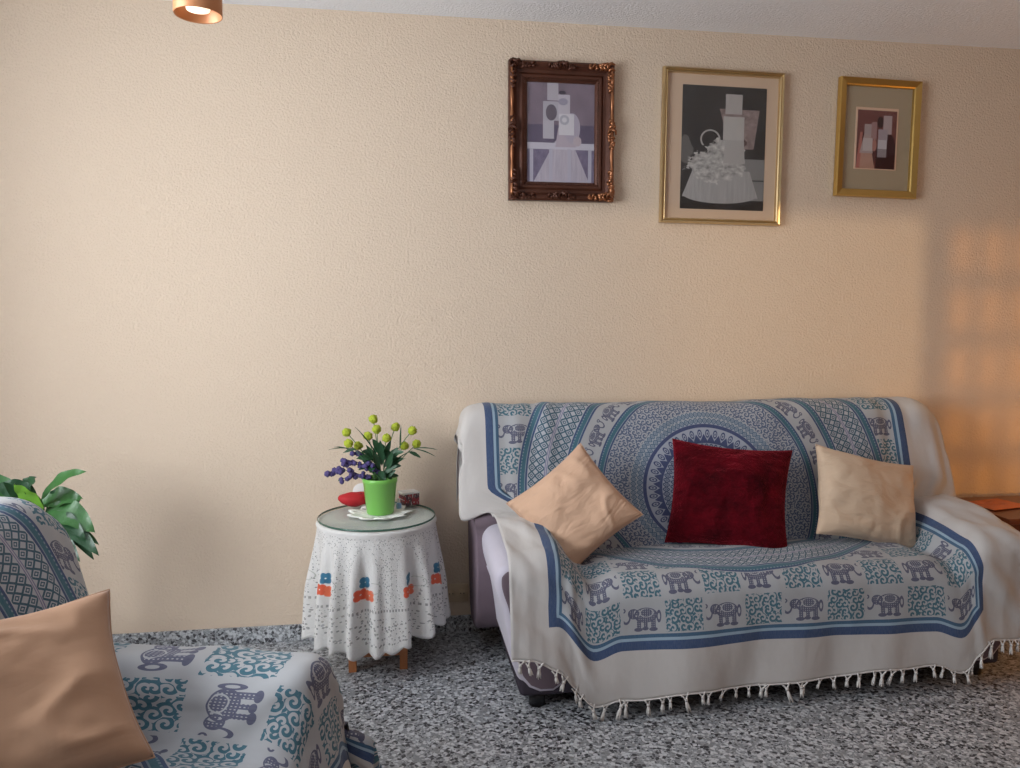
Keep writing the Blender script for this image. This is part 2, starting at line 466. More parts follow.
def drape(name, label, root_loc, rz, L, ain, c, s0, s1, mat, vend, U1, seed, ds=.0135, tass=None, group=None, U1r=None, YF=-.80, squeeze=1, bz=.985, Rr0=.055, lat=.22, slope=.045, flare=0):
    """cloth laid over a sofa; local frame = the sofa's. returns object"""
    # lateral arclength tables
    def table(y):
        T = {}
        for sg in (-1, 1):
            u = c; l = 0; z = H(c, L, ain, y, slope); arr = [(0, c)]
            while l < 1.9 and abs(u-c) < 2:
                u2 = u+sg*.004; z2 = H(u2, L, ain, y, slope); l += sqrt(.000016+(z2-z)**2); u, z = u2, z2; arr.append((l, u))
            T[sg] = arr
        return T
    T = table(-.6)
    def ulat(s):
        arr = T[1 if s >= 0 else -1]; l = abs(s)*(squeeze if s < 0 else 1)
        if s < -.91 and squeeze < 1: l = .91*squeeze+(abs(s)-.91)*.8*squeeze
        lo, hi = 0, len(arr)-1
        if l >= arr[-1][0]: return arr[-1][1]
        while hi-lo > 1:
            mid = (lo+hi)//2
            if arr[mid][0] <= l: lo = mid
            else: hi = mid
        f = (l-arr[lo][0])/(arr[hi][0]-arr[lo][0]+1e-9)
        return arr[lo][1]*(1-f)+arr[hi][1]*f
    def uback(s):       # (u, dz)
        u = c+s; sg = 1 if u > 0 else -1; ex = abs(u)-(U1 if sg < 0 or not U1r else U1r); Ux = abs(u)-ex
        if ex <= 0: return u, 0
        Rr = Rr0; q = Rr*1.35
        if ex < q: a = ex/Rr; return sg*(Ux+Rr*sin(a)), -Rr*(1-cos(a))
        a = 1.35; return sg*(Ux+Rr*sin(a)+(ex-q)*lat), -Rr*(1-cos(a))-(ex-q)*.97
    ns = int((s1-s0)/ds)
    cols = [s0+(s1-s0)*i/ns for i in range(ns+1)]
    bm = nb(); uvl = bm.loops.layers.uv.new('UVMap')
    nA, nC, nBt, nD = 56, 4, 30, 46
    grid = []; uvs = []
    for i, s in enumerate(cols):
        col = []; cu = []
        ub, dzb = uback(s); ul = ulat(s)
        Ht = H(ul, L, ain, -.4); Htc = min(Ht, SEAT+.20)
        hz = max(Ht, SEAT)
        la = sat(hz+.004); yj = interp(BPs, BL, la)[0]
        for j in range(nA+1):
            l = la*j/nA
            y, z = interp(BPs, BL, l)
            if z > .5: z = .5+(z-.5)*bz
            w = ss(la-.12, la, l)
            zz = z+dzb*(1-w)
            if Ht < hz: zz += (Ht-hz)*w
            col.append(V((ub*(1-w)+ul*w, y, zz))); cu.append((s, L70-l))
        vj = L70-la
        tw = ss(ain-.02, ain+.1, abs(ul))
        for j in range(1, nC+1):
            f = j/nC
            y = yj-.02*f
            col.append(V((ul, y, Ht-.012*sin(pi*f)+(0)))); cu.append((s, vj+(-.42-vj)*f))
        ya = yj-.02; yb_ = YF+.085-(0 if slope > .02 else .05*tw)
        for j in range(1, nBt+1):
            f = j/nBt; y = ya+(yb_-ya)*f
            z = H(ul, L, ain, y, slope)
            puff = .010*sin(pi*f)*(1-tw)
            col.append(V((ul, y, z+puff))); cu.append((s, -.42-.33*f))
        Hf = H(ul, L, ain, yb_, slope)
        ve = vend(s)+.016*noise.noise(V((s*5, seed, 0))); tot = -.75-ve
        Rr = .08 if slope > .02 else .08-.05*tw; qa = Rr*pi/2
        for j in range(1, nD+1):
            l = tot*j/nD
            if l < qa:
                a = l/Rr; y = yb_-Rr*sin(a)*.9; z = Hf-Rr*(1-cos(a))
            else:
                d = l-qa; y = yb_-Rr*.9-d*.05; z = Hf-Rr-d
            if Hf < SEAT-.02:       # outer side fold: keep the hem off the floor
                zt = Hf-(l/tot)*(Hf-.13) ; z = zt; y = yb_-min(l, .12)
            wfold = (l/tot)
            y -= .050*wfold*noise.noise(V((s*3.7+seed, 1.1, l*1.5)))*(ss(.0, .3, l))+(.014+flare*tw)*wfold
            col.append(V((ul, y, z))); cu.append((s, -.75-l))
        grid.append(col); uvs.append(cu)
    NR = len(grid[0])
    # wrinkles
    P = []
    for i, col in enumerate(grid):
        o = []
        for j, p in enumerate(col):
            a = grid[max(i-1, 0)][j]; b = grid[min(i+1, ns)][j]; c_ = col[max(j-1, 0)]; d_ = col[min(j+1, NR-1)]
            n = (b-a).cross(d_-c_)
            n = n.normalized() if n.length > 1e-9 else V((0, 0, 1))
            if n.z < -.2 or (n.y > .3 and p.y < -.25): n = -n
            s, v = uvs[i][j]
            q = noise.noise(V((s*3.1+seed, v*2.6, seed)))*.010+noise.noise(V((s*9+seed, v*5, seed+4)))*.0045
            # long pulls running off the seat corners onto the arms
            au = abs(p.x)
            q += .010*ss(ain-.12, ain+.05, au)*noise.noise(V((s*16, v*3.5+seed, 2.2)))
            q += .016*noise.noise(V((s*14, v*2.2, 7.7)))*ss(.86, 1.0, abs(s))*(1 if v > -.2 else 0)
            q += .009*max(0, sin((s*.8+v)*26+2*noise.noise(V((s*3, v*3, 5)))))*ss(ain-.2, ain+.02, au)*ss(.35, .6, -v)
            o.append(p+n*(q+.006))
        P.append(o)
    vs = [[bm.verts.new(p) for p in col] for col in P]
    for i in range(ns):
        for j in range(NR-1):
            try: f = bm.faces.new((vs[i][j], vs[i][j+1], vs[i+1][j+1], vs[i+1][j]))
            except ValueError: continue
            for lp, (a, b) in zip(f.loops, ((i, j), (i, j+1), (i+1, j+1), (i+1, j))): lp[uvl].uv = uvs[a][b]
    root = empty(name, root_loc, rz, label=label, cat='throw blanket', group=group)
    o = mk('cloth', bm, mat, root, recalc=False)
    md = o.modifiers.new('th', 'SOLIDIFY'); md.thickness = .003; md.offset = 0
    # fringe of knotted tassels along the hem
    bm = nb()
    def knot(bm, tall, fl):
        tube(bm, [(-.012, 0, .004), (-.005, -.001, -.008), (0, -.002, -.014)], .0028, 5)
        tube(bm, [(.012, 0, .004), (.005, -.001, -.008), (0, -.002, -.014)], .0028, 5)
        tube(bm, [(0, -.002, -.011), (0, -.002, -.02)], [.0058, .0058], 6)
        for q in range(4):
            a = q*1.57+fl
            tube(bm, [(0, -.002, -.018), (.003*cos(a), -.002+.003*sin(a), -.018-tall*.5), (.006*cos(a)+.002*sin(fl), -.002+.005*sin(a), -.018-tall)], [.0036, .0040, .0018], 5)
    protos = []
    for q in range(3):
        b_ = nb(); knot(b_, (.034, .044, .028)[q], q*.8)
        me = bpy.data.meshes.new('tassel'); bmesh.ops.recalc_face_normals(b_, faces=b_.faces); b_.to_mesh(me); b_.free(); me.materials.append(M_tassel)
        for p in me.polygons: p.use_smooth = True
        protos.append(me)
    hem = [P[i][-1] for i in range(ns+1)]
    hl = [0]
    for a, b in zip(hem, hem[1:]): hl.append(hl[-1]+(a-b).length)
    n = tass; rnd = random.Random(seed)
    # crocheted edging of small loops
    eb = nb()
    tube(eb, [hem[i]+V((0, -.002, -.002)) for i in range(0, ns+1)], .0028, 5)
    mk('crocheted_edging', eb, M_tassel, root)
    for k in range(n):
        t = hl[-1]*(k+.5+rnd.uniform(-.4, .4))/n
        i = max(q for q in range(len(hl)) if hl[q] <= t)
        tt = bpy.data.objects.new('tassel', protos[rnd.randrange(3)]); COL.objects.link(tt); tt.parent = root
        tt.location = hem[i]+V((0, -.003, -.003)); tt.rotation_euler = (rnd.uniform(-.12, .25), rnd.uniform(-.35, .35), rnd.uniform(-.5, .5))
        sc = rnd.uniform(.8, 1.15); tt.scale = (sc, sc, sc*.95)
    return root

SX = 1.335
sofa('sofa', 'lilac sofa with dark plum back, largely covered by a throw, against the wall', (SX, -.012, 0), 0, 1.015, .715, cat='sofa')
drape('throw_blanket', 'off-white tasselled throw with big blue mandala, spread over the sofa', (SX, -.012, 0), 0, 1.015, .715,
      -.075, -1.085, 1.26, M_throw, lambda s: -1.185+.06*ss(-.8, -1.0, s)-.02*ss(.7, .95, s)+.03*ss(.1, .5, s), 0.99, 3.1, Rr0=.085, tass=47, U1r=.94, squeeze=.925)
S2 = (-1.27, -1.962, 0); RZ2 = R_(75.3)
ac = sofa('armchair', 'wide armchair at the near left, hidden by its throw, facing right', S2, RZ2, .80, .585, dep=.13, bz=1.0, be=(-.77, .77), slope=.0, cat='armchair')
at_ = drape('throw_blanket', 'elephant printed throw spread over the armchair at the near left', S2, RZ2, .80, .585,
      0, -1.02, 1.22, M_throw2, lambda s: -1.28, .70, 8.7, tass=44, YF=-.93, flare=.06, bz=1.0, Rr0=.16, slope=.0)

for q in (ac, at_): q.scale = (1, 1, .91)
# ------------------------------------------------------------------ cushions
def cushion(name, label, loc, w, h, th, normal, spin, mat, seed, n=44, group=None, seams=True, crump=.010):
    bm = nb(); uvl = bm.loops.layers.uv.new('UVMap')
    top, bot = {}, {}
    for i in range(n+1):
        for j in range(n+1):
            u, v = -1+2*i/n, -1+2*j/n
            # pinched edges, pointed corners
            x = u*w/2*(1-.085*(1-v*v)*abs(u)**3); y = v*h/2*(1-.085*(1-u*u)*abs(v)**3)
            b = (max(0, (1-abs(u)**2.4))*max(0, (1-abs(v)**2.4)))**.52
            q = noise.noise(V((u*1.6+seed, v*1.6, seed)))*.16
            rad = noise.noise(V((atan2(u, v)*2.2, seed, 0)))*.30*ss(.35, .9, max(abs(u), abs(v)))
            z = th/2*b*(1+q+rad)
            z += .011*b*max(0, 1-5*abs(noise.noise(V((u*1.5+v*.5+seed*2, v*1.2-u*.6, seed+2)))))*ss(1.0, .8, max(abs(u), abs(v)))
            cz = crump*noise.noise(V((u*1.3, v*1.3, seed+9)))
            e = i in (0, n) or j in (0, n)
            t_ = bm.verts.new((x, y, cz+z+(0 if e else .002+.004*noise.noise(V((u*5+v*3, v*5-u*2, seed)))*b)))
            top[i, j] = t_
            bot[i, j] = t_ if e else bm.verts.new((x, y, cz-z*.95-.002))
    for i in range(n):
        for j in range(n):
            for D, fl in ((top, 0), (bot, 1)):
                f = [D[i, j], D[i+1, j], D[i+1, j+1], D[i, j+1]]
                k = [(i, j), (i+1, j), (i+1, j+1), (i, j+1)]
                if fl: f.reverse(); k.reverse()
                fc = bm.faces.new(f)
                for lp, kk in zip(fc.loops, k): lp[uvl].uv = (kk[0]/n, kk[1]/n)
    N = V(normal).normalized(); up = V((0, 0, 1)); xx = up.cross(N).normalized(); yy = N.cross(xx)
    Mx = MX((xx, yy, N)).transposed().to_4x4() @ MX.Rotation(spin, 4, 'Z')
    root = empty(name, loc, 0, label=label, cat='cushion', group=group)
    root.rotation_euler = Mx.to_euler()
    o = mk('cushion_cover', bm, mat, root, recalc=False)
    if seams:
        pts = []
        for i in range(0, n+1): pts.append((i, 0))
        for j in range(1, n+1): pts.append((n, j))
        for i in range(n-1, -1, -1): pts.append((i, n))
        for j in range(n-1, 0, -1): pts.append((0, j))
        pts.append((0, 0))
        me = o.data
        idx = {}
        # rebuild outline positions
        P = []
        for (i, j) in pts:
            u, v = -1+2*i/n, -1+2*j/n
            P.append(V((u*w/2*(1-.085*(1-v*v)*abs(u)**3), v*h/2*(1-.085*(1-u*u)*abs(v)**3), crump*noise.noise(V((u*1.3, v*1.3, seed+9))))))
        sb = nb(); tube(sb, P, .0022, 5); mk('edge_seam', sb, mat, root)
    return root
def mat_cush(name, c, seed, sheen=.2, rough=.75, bs=.45):
    m = Mat(name, rough); o = m.obj(); m.b.inputs['Sheen Weight'].default_value = sheen; m.b.inputs['Specular IOR Level'].default_value = .3
    m.col(m.mix(m.noise(o, 12, 3), tuple(q*.93 for q in c)+(1,), tuple(min(1, q*1.06) for q in c)+(1,)))
    nn = m.node('ShaderNodeTexNoise'); 
    mp = m.node('ShaderNodeMapping'); m.link(o, mp.inputs[0]); mp.inputs['Scale'].default_value = (1, 2.6, 1); mp.inputs['Rotation'].default_value = (0, 0, .7+seed)
    m.link(mp.outputs[0], nn.inputs['Vector']); nn.inputs['Scale'].default_value = 7; nn.inputs['Detail'].default_value = 3; nn.inputs['Distortion'].default_value = .8
    m.bump(X(m, nn.outputs[0])+m.noise(o, 400, 2)*.02, bs, .03)
    return m.m
def mat_velvet():
    m = Mat('crimson_plush', .85); o = m.obj()
    n1 = m.noise(o, 11, 4, .65); n2 = m.noise(o, 120, 3, .7)
    m.col(m.mix((n1-.5)*2.5+.5, (.028, .0004, .002, 1), (.13, .002, .008, 1)))
    m.b.inputs['Sheen Weight'].default_value = .55; m.b.inputs['Sheen Tint'].default_value = (.9, .08, .12, 1); m.b.inputs['Sheen Roughness'].default_value = .35
    m.b.inputs['Specular IOR Level'].default_value = .1
    mp = m.node('ShaderNodeMapping'); m.link(o, mp.inputs[0]); mp.inputs['Scale'].default_value = (1, 2.4, 1)
    m.bump(n1*.7+n2*.25+m.noise(mp.outputs[0], 14, 3)*.8, 1.0, .03)
    return m.m
M_tan = mat_cush('peach_tan_satin', (.62, .40, .27), 0)
M_beige = mat_cush('pale_beige_satin', (.66, .49, .345), 1)
M_tan2 = mat_cush('tan_brushed_cotton', (.42, .25, .155), 2, rough=.9, bs=.10)
M_vel = mat_velvet()
cushion('throw_pillow', 'peach tan cushion tilted like a diamond at the left end of the sofa', (.650, -.52, .653), .365, .355, .15, (-.22, -.86, .42), R_(41), M_tan, 1.7)
cushion('throw_pillow', 'crimson plush cushion leaning in the middle of the sofa back', (1.292, -.445, .662), .47, .42, .15, (-.25, -.9, .36), R_(-5), M_vel, 4.2, seams=False)
cushion('throw_pillow', 'pale beige square cushion leaning at the right end of the sofa', (1.865, -.47, .64), .455, .365, .14, (.10, -.9, .38), R_(-14), M_beige, 6.6)
cushion('throw_pillow', 'large tan brushed cushion on the armchair at the near left', (-.775, -1.74, .60), .50, .38, .15, (.40, -.64, .66), R_(2), M_tan2, 9.3, crump=.03)

# ------------------------------------------------------------------ round side table
TC = (-.081, -.25)
M_wood = plain('orange_pine', (.42, .16, .06), .5, bump=(60, .1, .002), var=.25)
root = empty('round_table', (TC[0], TC[1], 0), 0, label='small round table with orange wooden legs under a white crochet cloth', cat='table')
root.scale = (.955, .955, 1.02)
bm = nb(); lathe(bm, [(.20, .545), (.228, .548), (.232, .556), (.228, .565), (0.0001, .567)], 48, caps=False); lathe(bm, [(.0001, .545), (.2, .545)], 48, caps=False)
mk('tabletop', bm, M_wood, root)
for sx in (-1, 1):
    for sy in (-1, 1):
        bm = nb(); abox(bm, sx*.102-.016, sx*.102+.016, sy*.092-.016, sy*.092+.016, 0, .546, .003); mk('leg', bm, M_wood, root, smooth=False)
bm = nb(); abox(bm, -.09, .09, -.104, -.086, .055, .09, .003); mk('stretcher', bm, M_wood, root, smooth=False)
bm = nb(); abox(bm, -.09, .09, .083, .101, .055, .09, .003); mk('stretcher', bm, M_wood, root, smooth=False)

def mat_lace():
    m = Mat('white_crochet', .9); u, v = m.uv()   # u: angle 0..1 ; v: metres from the top edge
    raw = m.vec(u*1.9, v)
    white = (.80, .79, .77, 1)
    col = white
    N = 9.
    cell = (u*N).fr()-.5; X_ = cell*(1.9/N); 
    def clover(cx, cy, c, k=.017, rr=.0125):
        nonlocal col
        msk = None
        for dx_, dy_ in ((-1, -1), (1, -1), (-1, 1), (1, 1)):
            q = ell(X_, v, cx+dx_*k*.55, cy+dy_*k*.55, rr, rr) < 1
            msk = q if msk is None else msk | q
        msk = msk & ((hyp(X_-cx, v-cy) < .003).inv())
        col = m.mix(msk, col, c)
    clover(.0, .205, (.045, .20, .33, 1)); clover(-.018, .250, (.80, .13, .06, 1)); clover(.020, .258, (.85, .20, .10, 1))
    vine = ((hyp((X_-.045)/.03, (v-.225)/.02)-1).ab() < .06) & (X_ > .03)
    col = m.mix(vine, col, (.45, .47, .42, 1))
    # openwork holes
    d = m.vor(raw, 85, rnd=.85); hol = (d < .37)
    low = (v > .345) & (v < .455)
    oval = hyp(X_/.062, (v-.20)/.13)
    side = (oval > 1.18) & (v > .03)
    band = ring(v, .312, .322) & ((u*150).fr() < .5)
    ed = ring(oval, 1.0, 1.12) & ((m.vor(raw, 130, rnd=.5)) < .33)
    holes = (hol & low) | ((m.vor(raw, 120, rnd=.7) < .31) & side & (v < .31)) | band | ed
    m.col(col)
    tr = m.node('ShaderNodeBsdfTransparent'); mixs = m.node('ShaderNodeMixShader')
    tl = m.node('ShaderNodeBsdfTranslucent'); tl.inputs[0].default_value = (.8, .78, .75, 1)
    mx2 = m.node('ShaderNodeMixShader'); mx2.inputs[0].default_value = .18
    m.link(m.b.outputs[0], mx2.inputs[1]); m.link(tl.outputs[0], mx2.inputs[2])
    m.link((holes & (v > .02))*.65, mixs.inputs[0]); m.link(mx2.outputs[0], mixs.inputs[1]); m.link(tr.outputs[0], mixs.inputs[2])
    m.link(mixs.outputs[0], m.n['Material Output'].inputs[0])
    m.bump(m.vor(raw, 160)*1.0+m.noise(raw, 60, 2), .35, .004)
    return m.m
bm = nb(); uvl = bm.loops.layers.uv.new('UVMap')
nt_, nr_ = 260, 44
rows = []
def foldf(t):
    q = .55*cos(17*t+.6+.5*sin(3*t))+.38*cos(11*t+1.9)+.25*cos(23*t+.4*sin(2*t)); return (abs(q)**.75)*(1 if q > 0 else -1)
for j in range(nr_+8):
    row = []
    for i in range(nt_):
        t = 2*pi*i/nt_
        if j < 7: r = .235*(j+.3)/7; z = .5685; vv = -(.235-r)
        else:
            l = (j-7)/(nr_)*.49; vv = l
            if l < .03: a = l/.02; r = .235+.012*min(1, sin(min(a, pi/2))); z = .5685-.02*(1-cos(min(a, pi/2)))
            else:
                f = foldf(t); g = ss(.0, .33, l)
                r = .238+l*.075+f*.034*g
                z = .5685-l*.915+.006
            ext = 0
            if j >= nr_+3:
                ph = abs(sin(t*13)); z -= .016*(ph-.4)*((j-nr_-2)/5)
            if j > 7: z += .045*ss(.35, .49, l)*ss(.1, .9, cos(t+.1))   # a little shorter on the sofa side
        x, y = r*cos(t), r*sin(t)
        if y > .225: y = .225+(y-.225)*.08
        row.append(bm.verts.new((x, y, z)))
    rows.append((row, vv))
for (a, va), (b, vb) in zip(rows, rows[1:]):
    for i in range(nt_):
        k = (i+1) % nt_
        f = bm.faces.new((a[i], a[k], b[k], b[i]))
        for lp, q in zip(f.loops, ((i/nt_, va), ((i+1)/nt_, va), ((i+1)/nt_, vb), (i/nt_, vb))): lp[uvl].uv = q
f = bm.faces.new(rows[0][0])
o = mk('tablecloth', bm, mat_lace(), loc=(TC[0], TC[1], 0), label='white crochet tablecloth with blue and orange clovers and scalloped hem on the round table', cat='tablecloth')
o.scale = (.955, .955, 1.02)
md = o.modifiers.new('th', 'SOLIDIFY'); md.thickness = .0015
# glass top
m = Mat('table_glass', .03)
gl = m.node('ShaderNodeBsdfGlossy'); gl.inputs['Roughness'].default_value = .06
tr = m.node('ShaderNodeBsdfTransparent'); tr.inputs[0].default_value = (.97, .99, .98, 1); mg = m.node('ShaderNodeMixShader'); mg.inputs[0].default_value = .10; m.link(tr.outputs[0], mg.inputs[1]); m.link(gl.outputs[0], mg.inputs[2]); m.link(mg.outputs[0], m.n['Material Output'].inputs[0])
M_glass_top = m.m
M_glass_edge = plain('glass_edge', (.05, .12, .09), .1)
bm = nb(); lathe(bm, [(.0001, .0), (.2265, .0), (.229, .002), (.229, .006), (.2265, .008), (.0001, .008)], 72, caps=False)
for f in bm.faces:
    if all(sqrt(v.co.x**2+v.co.y**2) > .225 for v in f.verts): f.material_index = 1
mk('glass_tabletop', bm, [M_glass_top, M_glass_edge], loc=(TC[0], TC[1], .5820), label='round clear glass disc with a dark edge lying on the crochet tablecloth', cat='glass top')
GZ = .5902
# doily
M_doily = plain('doily_thread', (.82, .83, .78), .8)
bm = nb(); n = 120; rws = []
for j in range(8):
    rr = .118*(j/7); rws.append([bm.verts.new((rr*(1+.11*(j/7)**2*cos(9*2*pi*i/n))*cos(2*pi*i/n)*1.0, rr*(1+.11*(j/7)**2*cos(9*2*pi*i/n))*sin(2*pi*i/n), .0015+.010*max(0, (j-4)/3)*(.5+.5*cos(9*2*pi*i/n+.5))*(1 if j < 7 else .6))) for i in range(n)] if j else None)
ctr = bm.verts.new((0, 0, .0015))
for i in range(n): bm.faces.new((ctr, rws[1][i], rws[1][(i+1) % n]))
for j in range(1, 7):
    for i in range(n):
        if j >= 4 and (i//3) % 2 == 0 and j in (4, 5) and i % 3 == 1: continue
        bm.faces.new((rws[j][i], rws[j][(i+1) % n], rws[j+1][(i+1) % n], rws[j+1][i]))
o = mk('doily', bm, M_doily, loc=(-.072, -.225, GZ), label='ruffled white crochet doily under the green pot on the glass', cat='doily')
md = o.modifiers.new('th', 'SOLIDIFY'); md.thickness = .0012
# green pot with artificial flowers
M_pot = plain('lime_green_plastic', (.20, .52, .10), .3)
M_soil = plain('dark_moss', (.03, .04, .02), .95, bump=(80, .6, .01))
M_dleaf = plain('artificial_dark_leaf', (.018, .075, .03), .5, var=.3)
M_stem = plain('artificial_stem', (.06, .16, .05), .6)
M_ball = plain('yellow_green_bloom', (.42, .50, .035), .8, bump=(160, 1, .006), var=.25)
M_lav = plain('violet_bloom', (.085, .065, .20), .85, bump=(200, .8, .004), var=.3)
PO = V((-.068, -.232, GZ+.003))
root = empty('flower_pot', PO, 0, label='lime green pot of artificial violet and yellow-green flowers on the round table', cat='flower pot')
bm = nb(); lathe(bm, [(.0001, 0), (.050, 0), (.053, .004), (.066, .124), (.0685, .126), (.0685, .140), (.066, .142), (.063, .140), (.0625, .12), (.0001, .118)], 48, caps=False)
mk('pot', bm, M_pot, root)
bm = nb(); lathe(bm, [(.0625, .119), (.04, .123), (.0001, .126)], 32, caps=False); mk('moss', bm, M_soil, root)
def pxw(px, py, y):           # world point for a pixel at a given depth plane (used as measurement of the photo)
    fw = V((sin(YAW)*cos(PIT), cos(YAW)*cos(PIT), -sin(PIT))); rt = V((cos(YAW), -sin(YAW), 0)); up = rt.cross(fw)
    d = fw+rt*((px-510)/F)-up*((py-384)/F)
    return V((0, CAMY, CAMZ))+d*((y-CAMY)/d.y)
def blob(bm, c, r, seed, sub=2, spikes=.25):
    g = bmesh.ops.create_icosphere(bm, subdivisions=sub, radius=1)
    for v in g['verts']:
        k = 1+spikes*noise.noise(v.co*3.1+V((seed, seed, 0)))
        v.co = V(c)+v.co*r*k
def leaf(bm, p0, p1, w, sag=.0, cup=.15, n=8, side=None, tipw=1.0):
    p0, p1 = V(p0), V(p1); d = p1-p0; L_ = d.length; t = d.normalized()
    nrm = side if side else V((0, -.6, .8))
    sd = t.cross(nrm).normalized(); nn = sd.cross(t).normalized()
    rows = []
    for i in range(n+1):
        f = i/n; c = p0+d*f+V((0, 0, 1))*sag*4*f*(1-f)*L_
        ww = w*(sin(pi*f**.8)**.8 if 0 < f < 1 else 0)+.0004
        wav = .08*w*sin(f*17)
        rows.append([bm.verts.new(c-sd*ww/2+nn*(cup*ww+wav)), bm.verts.new(c), bm.verts.new(c+sd*ww/2+nn*(cup*ww-wav))])
    for a, b in zip(rows, rows[1:]):
        for k in range(2): bm.faces.new((a[k], a[k+1], b[k+1], b[k]))
balls = [(373.3, 419.1), (395.4, 427), (412.3, 430.5), (346.7, 432.4), (376.8, 429.2), (368, 436), (386.6, 438), (348.5, 443.4), (358.2, 445.7), (404.3, 445.7), (416.7, 444)]
rnd = random.Random(5)
for i, (a, b) in enumerate(balls):
    p = pxw(a, b, PO.y+rnd.uniform(-.05, .05))-PO
    base = V((rnd.uniform(-.02, .02), rnd.uniform(-.02, .02), .12))
    bm = nb(); tube(bm, bez(base, (p.x*.35, p.y*.3, p.z*.7), p, 8), .0016, 5); st = mk('flower_stem', bm, M_stem, root)
    bm = nb(); blob(bm, p, .017, i*3.3, 3, .35); mk('bloom', bm, M_ball, st)
lav = [[(380, 480), (358, 474), (345, 470), (334, 472), (327, 476)], [(380, 478), (360, 465), (348, 464), (340, 461)], [(380, 478), (370, 462), (362, 457), (353, 452)], [(382, 478), (374, 465), (366, 464)], [(379, 480), (362, 478), (350, 476), (338, 481)]]
for i, L_ in enumerate(lav):
    dy = rnd.uniform(-.06, .0); pts = [pxw(a, b, PO.y+dy*k/len(L_))-PO for k, (a, b) in enumerate(L_)]
    bm = nb(); tube(bm, pts, .0016, 5); st = mk('flower_stem', bm, M_stem, root)
    bm = nb()
    for k in range(1, len(pts)):
        for q in range(5):
            f = q/5; c = pts[k-1].lerp(pts[k], f) if k > 1 or f > .5 else None
            if c is None: continue
            blob(bm, c+V((rnd.uniform(-.009, .009), rnd.uniform(-.008, .008), rnd.uniform(-.008, .008))), rnd.uniform(.009, .014), q+i, 1, .3)
    mk('bloom', bm, M_lav, st)
lv = [((381+9*cos(q*2.4), 462-9*sin(q*2.4)), (380+(17+8*sin(q*5))*cos(q*2.4+.3), 460-(17+6*cos(q*3))*sin(q*2.4+.3)), .026) for q in range(26)]+[((386, 470), (402, 458), .026), ((384, 468), (398, 447), .024), ((382, 466), (380, 440), .024), ((388, 476), (399, 476), .018), ((384, 474), (398, 465), .02), ((378, 466), (366, 445), .022), ((380, 470), (372, 450), .022),
      ((383, 462), (391, 440), .022), ((376, 472), (362, 460), .02), ((356, 449), (343, 453), .014), ((409, 452), (421, 458), .016), ((378, 475), (370, 467), .024), ((386, 478), (396, 470), .02), ((392, 455), (404, 452), .022), ((384, 458), (376, 446), .022), ((380, 482), (376, 462), .024), ((388, 470), (392, 452), .024), ((372, 460), (364, 450), .02)]
for i, (a, b, w) in enumerate(lv):
    dy = rnd.uniform(-.05, .03)
    bm = nb(); leaf(bm, pxw(*a, PO.y+dy*.4)-PO, pxw(*b, PO.y+dy)-PO, w, .05, side=V((rnd.uniform(-.3, .3), -.8, .5)))
    mk('leaf', bm, M_dleaf, root)
for i, (a, b) in enumerate((((412, 449), (438, 450)), ((414, 449), (436, 457)), ((352, 449), (328, 450)), ((350, 450), (334, 447)), ((384, 470), (414, 450)), ((380, 468), (352, 448)), ((400, 450), (401, 425)), ((384, 470), (407, 458)), ((380, 460), (355, 427)))):
    bm = nb(); leaf(bm, pxw(*a, PO.y)-PO, pxw(*b, PO.y-.03)-PO, .006, .06, n=6); mk('leaf', bm, M_dleaf, root)
# red pouch, white tin, boxes, little bottle
M_red = plain('red_cloth', (.50, .012, .02), .7, bump=(90, .3, .004))
bm = nb(); g = bmesh.ops.create_uvsphere(bm, u_segments=28, v_segments=16, radius=1)
for v in bm.verts:
    x, y, z = v.co; v.co = V((x*.066*(1+.1*z), y*.040, (z*.5+.5)**.8*.062+ .004*noise.noise(v.co*2)))
root = empty('pouch', (-.175, -.105, GZ), R_(6), label='soft red cloth pouch behind the green pot, left side of the round table', cat='pouch')
mk('pouch_body', bm, M_red, root)
bm = nb(); tube(bm, bez((-.055, -.012, .03), (-.04, -.02, .052), (.03, -.02, .056), 10), .0035, 6); mk('zip_seam', bm, plain('dark_red_trim', (.16, .01, .015), .7), root)
M_whitep = plain('white_card', (.80, .80, .78), .6)
bm = nb()
pts = [(.034*cos(a), .034*sin(a)) for a in [2*pi*i/28 for i in range(28)]]
prism(bm, pts, 'y', -.008, .008, .003)
mk('round_tin', bm, M_whitep, loc=(-.150, -.052, GZ+.052), rot=(R_(-14), 0, 0), label='round white lid leaning upright behind the red pouch on the round table', cat='lid')
m = Mat('printed_carton', .5); o_ = m.obj(); sp = m.node('ShaderNodeSeparateXYZ'); m.link(o_, sp.inputs[0]); x_, z_ = X(m, sp.outputs[0]), X(m, sp.outputs[2])
c_ = m.mix((m.noise(o_, 45, 2) > .52), (.10, .05, .06, 1), (.35, .05, .06, 1)); c_ = m.mix((m.noise(m.vec(x_*3, z_, 3), 60, 1) > .60), c_, (.55, .50, .48, 1)); m.col(c_)
root = empty('carton', (.048, -.085, GZ), R_(24), label='small dark red printed carton with a white top, right of the green pot', cat='box')
bm = nb(); abox(bm, -.034, .034, -.028, .028, 0, .046, .002); mk('carton_body', bm, m.m, root, smooth=False)
bm = nb(); abox(bm, -.036, .036, -.03, .03, .047, .054, .001); mk('carton_lid', bm, M_whitep, root, smooth=False)
root = empty('bottle', (.005, -.172, GZ), 0, label='tiny pale blue plastic bottle with white cap beside the green pot', cat='bottle')
bm = nb(); lathe(bm, [(.0001, 0), (.010, 0), (.011, .004), (.011, .022), (.006, .028), (.0001, .028)], 20, caps=False); mk('bottle_body', bm, plain('pale_blue_plastic', (.25, .42, .62), .3), root)
bm = nb(); lathe(bm, [(.0001, .028), (.0055, .028), (.0055, .044), (.0001, .045)], 16, caps=False); mk('bottle_cap', bm, M_whitep, root)

